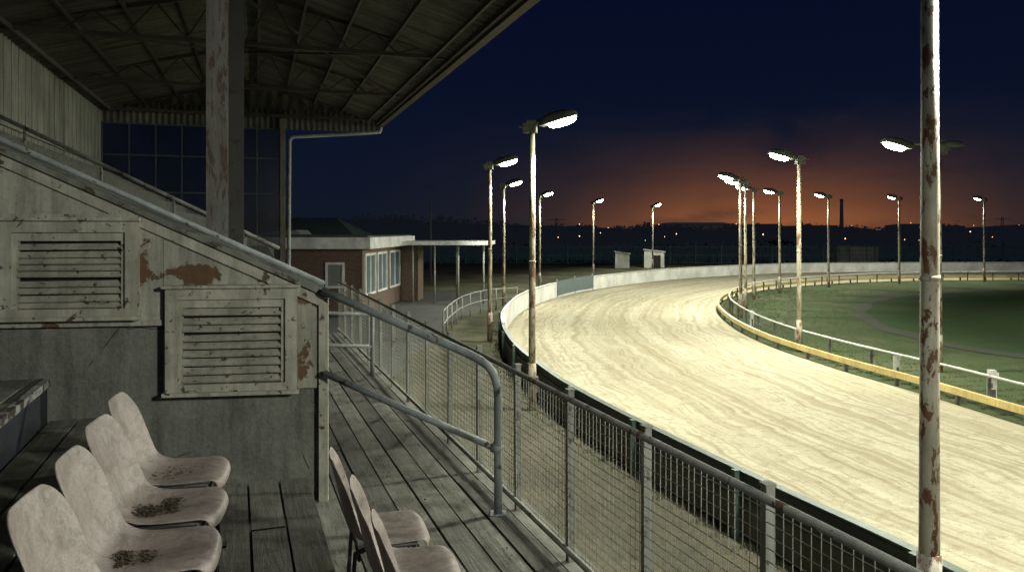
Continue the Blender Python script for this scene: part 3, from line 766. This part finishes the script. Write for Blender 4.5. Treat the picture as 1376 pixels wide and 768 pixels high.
# ------------------------------------------------------------------ clubhouse
KB=frame(R(-4.36),(-8.04,42,0))
cb=thing('brick_clubhouse','low brown brick building with deep white fascia and canopy','building',(-8.04,42,0))
b=B(KB); b.box((-9,0,0),(0,11,3.6)); b.make('brick_wall',M['brick'],cb)
b=B(KB); b.box((-9.5,-.5,3.603),(.55,11.4,4.22)); b.make('fascia',M['fascia'],cb)
b=B(KB); b.box((-9.3,-.3,4.223),(.35,11.2,4.30)); b.make('flat_roof',M['dark_roof'],cb)
for y0,w in ((.5,2.0),(3.2,2.0),(6.2,2.6)):
    wn=bpy.data.objects.new('window',None); COL.objects.link(wn); wn.parent=cb; wn['_o']=cb['_o']
    b=B(KB); b.box((.01,y0,1.15),(.03,y0+w,3.2)); b.make('pane',M['window'],wn)
    b=B(KB)
    b.box((.005,y0-.12,1.03),(.09,y0+w+.12,1.15)); b.box((.005,y0-.12,3.2),(.09,y0+w+.12,3.34))
    b.box((.005,y0-.12,1.15),(.09,y0,3.2)); b.box((.005,y0+w,1.15),(.09,y0+w+.12,3.2)); b.box((.035,y0+w/2-.05,1.15),(.08,y0+w/2+.05,3.2)); b.make('frame',M['fascia'],wn)
wn=bpy.data.objects.new('window',None); COL.objects.link(wn); wn.parent=cb; wn['_o']=cb['_o']
b=B(KB); b.box((-1.9,-.03,1.6),(-1.1,-.005,2.75)); b.make('pane',M['hut_grey'],wn)
b=B(KB); b.box((-2.02,-.08,1.48),(-.98,-.003,1.6)); b.box((-2.02,-.08,2.75),(-.98,-.003,2.87)); b.box((-2.02,-.08,1.6),(-1.9,-.003,2.75)); b.box((-1.1,-.08,1.6),(-.98,-.003,2.75)); b.make('frame',M['fascia'],wn)
b=B(KB); b.box((.56,7.2,3.66),(6.0,11.9,3.90)); b.make('canopy',M['fascia'],cb)
for x,y in ((1.2,7.5),(2.6,7.5),(4.1,7.5),(5.7,7.5),(5.7,11.6),(3.4,11.6)):
    b=B(KB); b.tube([(x,y,0),(x,y,3.66)],.06,8); b.make('canopy_post',M['fence_post'],cb)
b=B(KB); b.box((0.02,9.2,0),(1.2,11.0,3.6)); b.make('brick_screen',M['brick'],cb)

db=thing('pitched_shed','low dark green pitched roof shed behind the stand','shed',(-16,60,0))
b=B(frame(0,(-16,60,0))); b.box((-6.5,0,0),(3.7,9,4.0)); b.make('wall',M['black'],db)
b=B(frame(0,(-16,60,0)))
b.add([(-7,-.4,3.95),(4.2,-.4,3.95),(4.2,9.4,3.95),(-7,9.4,3.95),(-6.6,4.5,5.6),(1.5,4.5,5.6)],[(0,1,5,4),(1,2,5),(2,3,4,5),(3,0,4),(0,3,2,1)]); b.make('roof',M['dark_roof'],db)
b=B(frame(0,(-14.5,52,0))); b.prism([(-2.6,0),(1.2,0),(1.2,3.6),(.1,4.6),(-2.6,4.4)],0,3); lo_=b.make('gabled_outhouse',M['hut_grey'],None,None)
tag(lo_,'small grey gabled outhouse beside the clubhouse','outhouse')

wf=thing('tubular_fence','curved white tubular fence around lawn outside track','fence',(-2.9,33,0))
wc=catmull([(-2.9,33),(-2.85,36),(-2.5,40.5),(-1.5,44.3),(.3,46.5)],.5)
b=B()
for z in (1.2,.65): b.tube([(p.x,p.y,z) for p in wc],.028,6)
b.make('rail',M['fence_post'],wf)
pp,_=resample(wc,9); pm=None
for p in pp:
    if pm is None: b=B(); b.tube([(0,0,0),(0,0,1.24)],.035,8); pm=b.make('post',M['fence_post'],wf,local=True); ob=pm
    else: ob=pm.copy(); COL.objects.link(ob)
    ob.location=Vector((p.x,p.y,0))-Vector(wf['_o'])

def hut(x,y,w,d,h,lab,rot=0,open_=True,lean=.25,mat='hut'):
    e=thing('track_hut',lab,'hut',(x,y,0)); T=frame(rot,(x,y,0))
    b=B(T); b.prism([(-w/2,0),(w/2,0),(w/2,h),(-w/2,h+lean)],0,d); b.make('wall',M[mat],e)
    b=B(T); b.prism([(-w/2-.12,h+lean+.03),(w/2+.12,h+.0),(w/2+.12,h+.09),(-w/2-.12,h+lean+.12)],-.15,d+.1); b.make('roof',M[mat],e)
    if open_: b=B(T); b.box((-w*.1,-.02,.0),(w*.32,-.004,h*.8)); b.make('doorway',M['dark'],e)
hut(13.2,93.5,1.7,1.5,1.7,'small white timber hut beyond track wall',0,False)
hut(17.2,94.5,2.4,1.8,1.9,'small white hut with dark open doorway beyond track wall',-.1,True)
hut(47.8,108,5.6,3,2.2,'long pale flat roofed cabin beyond the far bend',0,False,.05,'hut_grey')

pf=thing('perimeter_fence','dark mesh perimeter fence on concrete posts beyond track','fence',(10,104,0))
b=B()
for z in (.2,1.2,2.3): b.box((-60,103.97,z-.03),(120,104.03,z+.03))
x=-60
while x<120: b.box((x-.012,103.985,0),(x+.012,104.015,2.4)); x+=.35
b.make('mesh',M['fence_far'],pf)
pm=None
x=-30
while x<95:
    if pm is None: b=B(); b.box((-.06,-.06,0),(.06,.06,2.6)); b.beam((0,0,2.55),(0,-.35,2.85),.06,.06); pm=b.make('post',M['fence_far'],pf,local=True); ob=pm
    else: ob=pm.copy(); COL.objects.link(ob)
    ob.location=Vector((x,103.8,0))-Vector(pf['_o']); x+=3.4
def clumps(name,items,mat,label,cat,pw=.5):
    vs=[];fs=[]
    for (x,y,zc,rx,rz,n,sz) in items:
        for i in range(n):
            a=random.uniform(0,6.28); c=random.uniform(-1,1); r=random.random()**pw; q=math.sqrt(1-c*c)
            px=x+rx*r*q*math.cos(a); py=y+rx*.7*r*q*math.sin(a); pz=max(.1,zc+rz*r*c)
            o=len(vs); s_=sz*random.uniform(.5,1.3)*(1.35-.75*r)
            for k in range(3): vs.append((px+random.uniform(-s_,s_),py+random.uniform(-s_,s_),pz+random.uniform(-s_,s_)))
            fs.append((o,o+1,o+2))
    me=bpy.data.meshes.new(name); me.from_pydata(vs,[],fs); me.materials.append(mat)
    o=bpy.data.objects.new(name,me); COL.objects.link(o); o['kind']='stuff'; o['label']=label; o['category']=cat; return o
items=[]
x=-60
while x<110:
    items.append((x,111+random.uniform(-2,2),1.3,2.4,random.uniform(1.2,2.0),260,.55)); x+=1.6
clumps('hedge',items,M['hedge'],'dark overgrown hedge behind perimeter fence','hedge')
items=[]
for i in range(260):
    y=random.uniform(190,330); x=random.uniform(-.62,.75)*y
    hh=random.choice((4,5,5.5,6.5,7.5)) * (1.25 if x<0 else .85)
    items.append((x,y,hh*.48,random.uniform(4,8),hh*.5,260,1.3))
for x,y,hh in ((-32,118,7.0),(-27,122,6.4),(-20,125,6.6),(-15,120,6.0),(-38,120,6.8),(-9,130,6.0),(-44,120,7.0)):
    items.append((x,y,hh*.5,4.4,hh*.48,2600,.42))
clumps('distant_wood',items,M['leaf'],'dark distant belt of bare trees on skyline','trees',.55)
b=B(); n=90; vs=[];fs=[]
for i in range(n+1):
    x=-700+1500*i/n; h=5.5+2.2*math.sin(i*.21)+1.2*math.sin(i*.63)+random.uniform(-.3,.3)
    vs+= [(x,430,-1),(x,520,h)]
fs=[(2*i,2*i+2,2*i+3,2*i+1) for i in range(n)]
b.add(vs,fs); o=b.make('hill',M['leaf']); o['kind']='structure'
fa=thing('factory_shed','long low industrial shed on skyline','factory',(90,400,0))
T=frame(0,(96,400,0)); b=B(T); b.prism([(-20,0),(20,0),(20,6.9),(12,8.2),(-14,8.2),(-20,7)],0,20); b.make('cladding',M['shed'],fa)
b=B(T); b.box((-20,-.2,7.0),(20,-.05,7.2)); b.make('eaves_strip',M['fence_far'],fa)
for x,y,w,h,lab in ((130,390,24,7.4,'dark flat roofed warehouse on the skyline'),(165,410,30,6.8,'dark low warehouse on the skyline'),(40,420,30,6.5,'dark low works building on the skyline'),(215,400,34,7.5,'dark stepped works building on the skyline')):
    e=thing('warehouse',lab,'warehouse',(x,y,0),'industrial buildings on the skyline'); b=B(frame(0,(x,y,0)))
    b.prism([(-w/2,0),(w/2,0),(w/2,h-1),(w*.2,h-1),(w*.2,h),(-w*.3,h),(-w/2,h-.8)],0,15); b.make('wall',M['black'],e)
cm=thing('chimney','tall slim brick factory chimney on skyline','chimney',(168.7,400,0))
b=B(frame(0,(168.7,400,0))); b.tube([(0,0,0),(0,0,20)],1.1,12,True,.75); b.tube([(0,0,18.9),(0,0,20.2)],.9,12); b.make('stack',M['black'],cm)
for (x,y,h) in ((251,400,11),(20,350,10)):
    e=thing('pylon','distant lattice pylon with crossarm on the skyline','pylon',(x,y,0)); b=B(frame(0,(x,y,0)))
    for sx_ in (-1,1): b.beam((sx_*1.3,0,0),(sx_*.3,0,h),.25,.25)
    for k in range(4): b.beam((-1.2+k*.25,0,h*k/4),(1.0-k*.25,0,h*(k+1)/4),.15,.15)
    b.beam((-4,0,h*.9),(4,0,h*.9),.25,.25); b.make('lattice',M['black'],e)
up=thing('utility_pole','dark timber utility pole with crossarm behind clubhouse','utility pole',(-7.3,70,0))
b=B(frame(0,(-7.3,70,0))); b.tube([(0,0,0),(0,0,7.2)],.12,8,True,.09); b.beam((-.35,0,6.8),(.35,0,6.8),.08,.1); b.make('timber_pole',M['black'],up)
b=B()
for i in range(26):
    y=random.uniform(178,188) if i%2 else random.uniform(335,385); x=random.uniform(.05,.70)*y; z=random.uniform(1.5,4.2) if y<200 else random.uniform(5,7.5); r=random.uniform(.06,.14)*(1 if y<200 else 1.8)
    b.add([(x-r,y,z),(x+r,y,z),(x,y,z+r),(x,y,z-r),(x,y-r,z),(x,y+r,z)],[(0,4,2),(4,1,2),(1,5,2),(5,0,2),(4,0,3),(1,4,3),(5,1,3),(0,5,3)])
o=b.make('town_lights',M['town_light']); tag(o,'scattered small orange lights of distant town','lights',None,'stuff')

def tufts(name,n,fn,mat,label,h=(.05,.16),per=6):
    vs=[];fs=[]
    for i in range(n):
        p=fn()
        if p is None: continue
        x,y=p; hh=random.uniform(*h)
        for k in range(per):
            a=random.uniform(0,6.28); bx=x+random.gauss(0,.06); by=y+random.gauss(0,.06); w=random.uniform(.004,.009); l=hh*random.uniform(.6,1.2)
            o=len(vs); ca,sa=math.cos(a),math.sin(a)
            vs += [(bx-ca*w,by-sa*w,-.03),(bx+ca*w,by+sa*w,-.03),(bx-sa*l*random.uniform(.1,.7),by+ca*l*.5,l)]
            fs.append((o,o+1,o+2))
    me=bpy.data.meshes.new(name); me.from_pydata(vs,[],fs); me.materials.append(mat)
    o=bpy.data.objects.new(name,me); COL.objects.link(o); o['kind']='stuff'; o['label']=label; o['category']='grass'
def f_in():
    i=random.randrange(60,len(iseg)-60); p=iseg[i]-nin[i]*(.3+abs(random.gauss(0,2.5)))
    if p.y<12 or p.y>60: return None
    return p.x,p.y
tufts('infield_tufts',12000,f_in,M['blade'],'rough grass tufts on the infield edge',(.03,.10))
no=normals(o_r)
def f_out():
    i=random.randrange(40,len(o_r)//2); p=o_r[i]+no[i]*(.2+abs(random.gauss(0,.18)))
    if p.y<4 or p.y>48: return None
    return p.x,p.y
tufts('verge_tufts',1100,f_out,M['blade_dry'],'dry grass tufts along the track wall foot',(.03,.10))

# ------------------------------------------------------------------ world
w=bpy.data.worlds.new('World'); scene.world=w; w.use_nodes=True; nt=w.node_tree; nt.nodes.clear()
out=nt.nodes.new('ShaderNodeOutputWorld'); bg=nt.nodes.new('ShaderNodeBackground'); nt.links.new(bg.outputs[0],out.inputs[0])
tc=nt.nodes.new('ShaderNodeTexCoord'); sx=nt.nodes.new('ShaderNodeSeparateXYZ'); nt.links.new(tc.outputs['Generated'],sx.inputs[0])
zz=sx.outputs[2]
base=ramp(nt,zz,[(0.0,(.0062,.0095,.018)),(.06,(.0048,.0078,.0195)),(.16,(.0030,.0058,.0195)),(.30,(.0018,.0037,.0175)),(1.0,(.001,.0015,.010))])
gd=nt.nodes.new('ShaderNodeVectorMath'); gd.operation='DOT_PRODUCT'; nt.links.new(tc.outputs['Generated'],gd.inputs[0]); gd.inputs[1].default_value=(.31,.951,0)
mp=nt.nodes.new('ShaderNodeMapping'); mp.inputs['Scale'].default_value=(3,3,11); nt.links.new(tc.outputs['Generated'],mp.inputs[0])
cl=noise(nt,mp.outputs[0],1.9,6,.6,.5)
zc=math_n(nt,'ADD',zz,math_n(nt,'MULTIPLY',math_n(nt,'SUBTRACT',cl,.5),.10))
az=ramp(nt,gd.outputs['Value'],[(.93,0),(.968,.10),(.986,.38),(.999,1)])
az2=ramp(nt,gd.outputs['Value'],[(.87,0),(.94,.3),(.99,1)])
el=ramp(nt,zc,[(0.0,.75),(.018,1),(.042,.60),(.072,.25),(.10,.07),(.13,0)])
el2=ramp(nt,zc,[(0.0,1),(.05,.8),(.10,.4),(.15,0)])
smoke=ramp(nt,cl,[(.3,.45),(.7,1.2)])
g1=mix(nt,1.0,math_n(nt,'MULTIPLY',math_n(nt,'MULTIPLY',az,el),smoke),(.26,.075,.014),'MULTIPLY')
g2=mix(nt,1.0,math_n(nt,'MULTIPLY',az2,el2),(.017,.0105,.003),'MULTIPLY')
c=mix(nt,1.0,base,g1,'ADD'); c=mix(nt,1.0,c,g2,'ADD')
nt.links.new(c,bg.inputs[0]); bg.inputs[1].default_value=1.0

cd=bpy.data.cameras.new('camera'); cam=bpy.data.objects.new('camera',cd); COL.objects.link(cam)
cam.location=(0,0,H); cam.rotation_euler=(R(90),0,0)
cd.sensor_width=36; cd.lens=36*1050/1376; cd.shift_y=-76/1376; cd.clip_end=6000; cd.clip_start=.05
scene.camera=cam
scene.view_settings.view_transform='Standard'; scene.view_settings.look='None'; scene.view_settings.exposure=0
for o in bpy.data.objects:
    if '_o' in o: del o['_o']
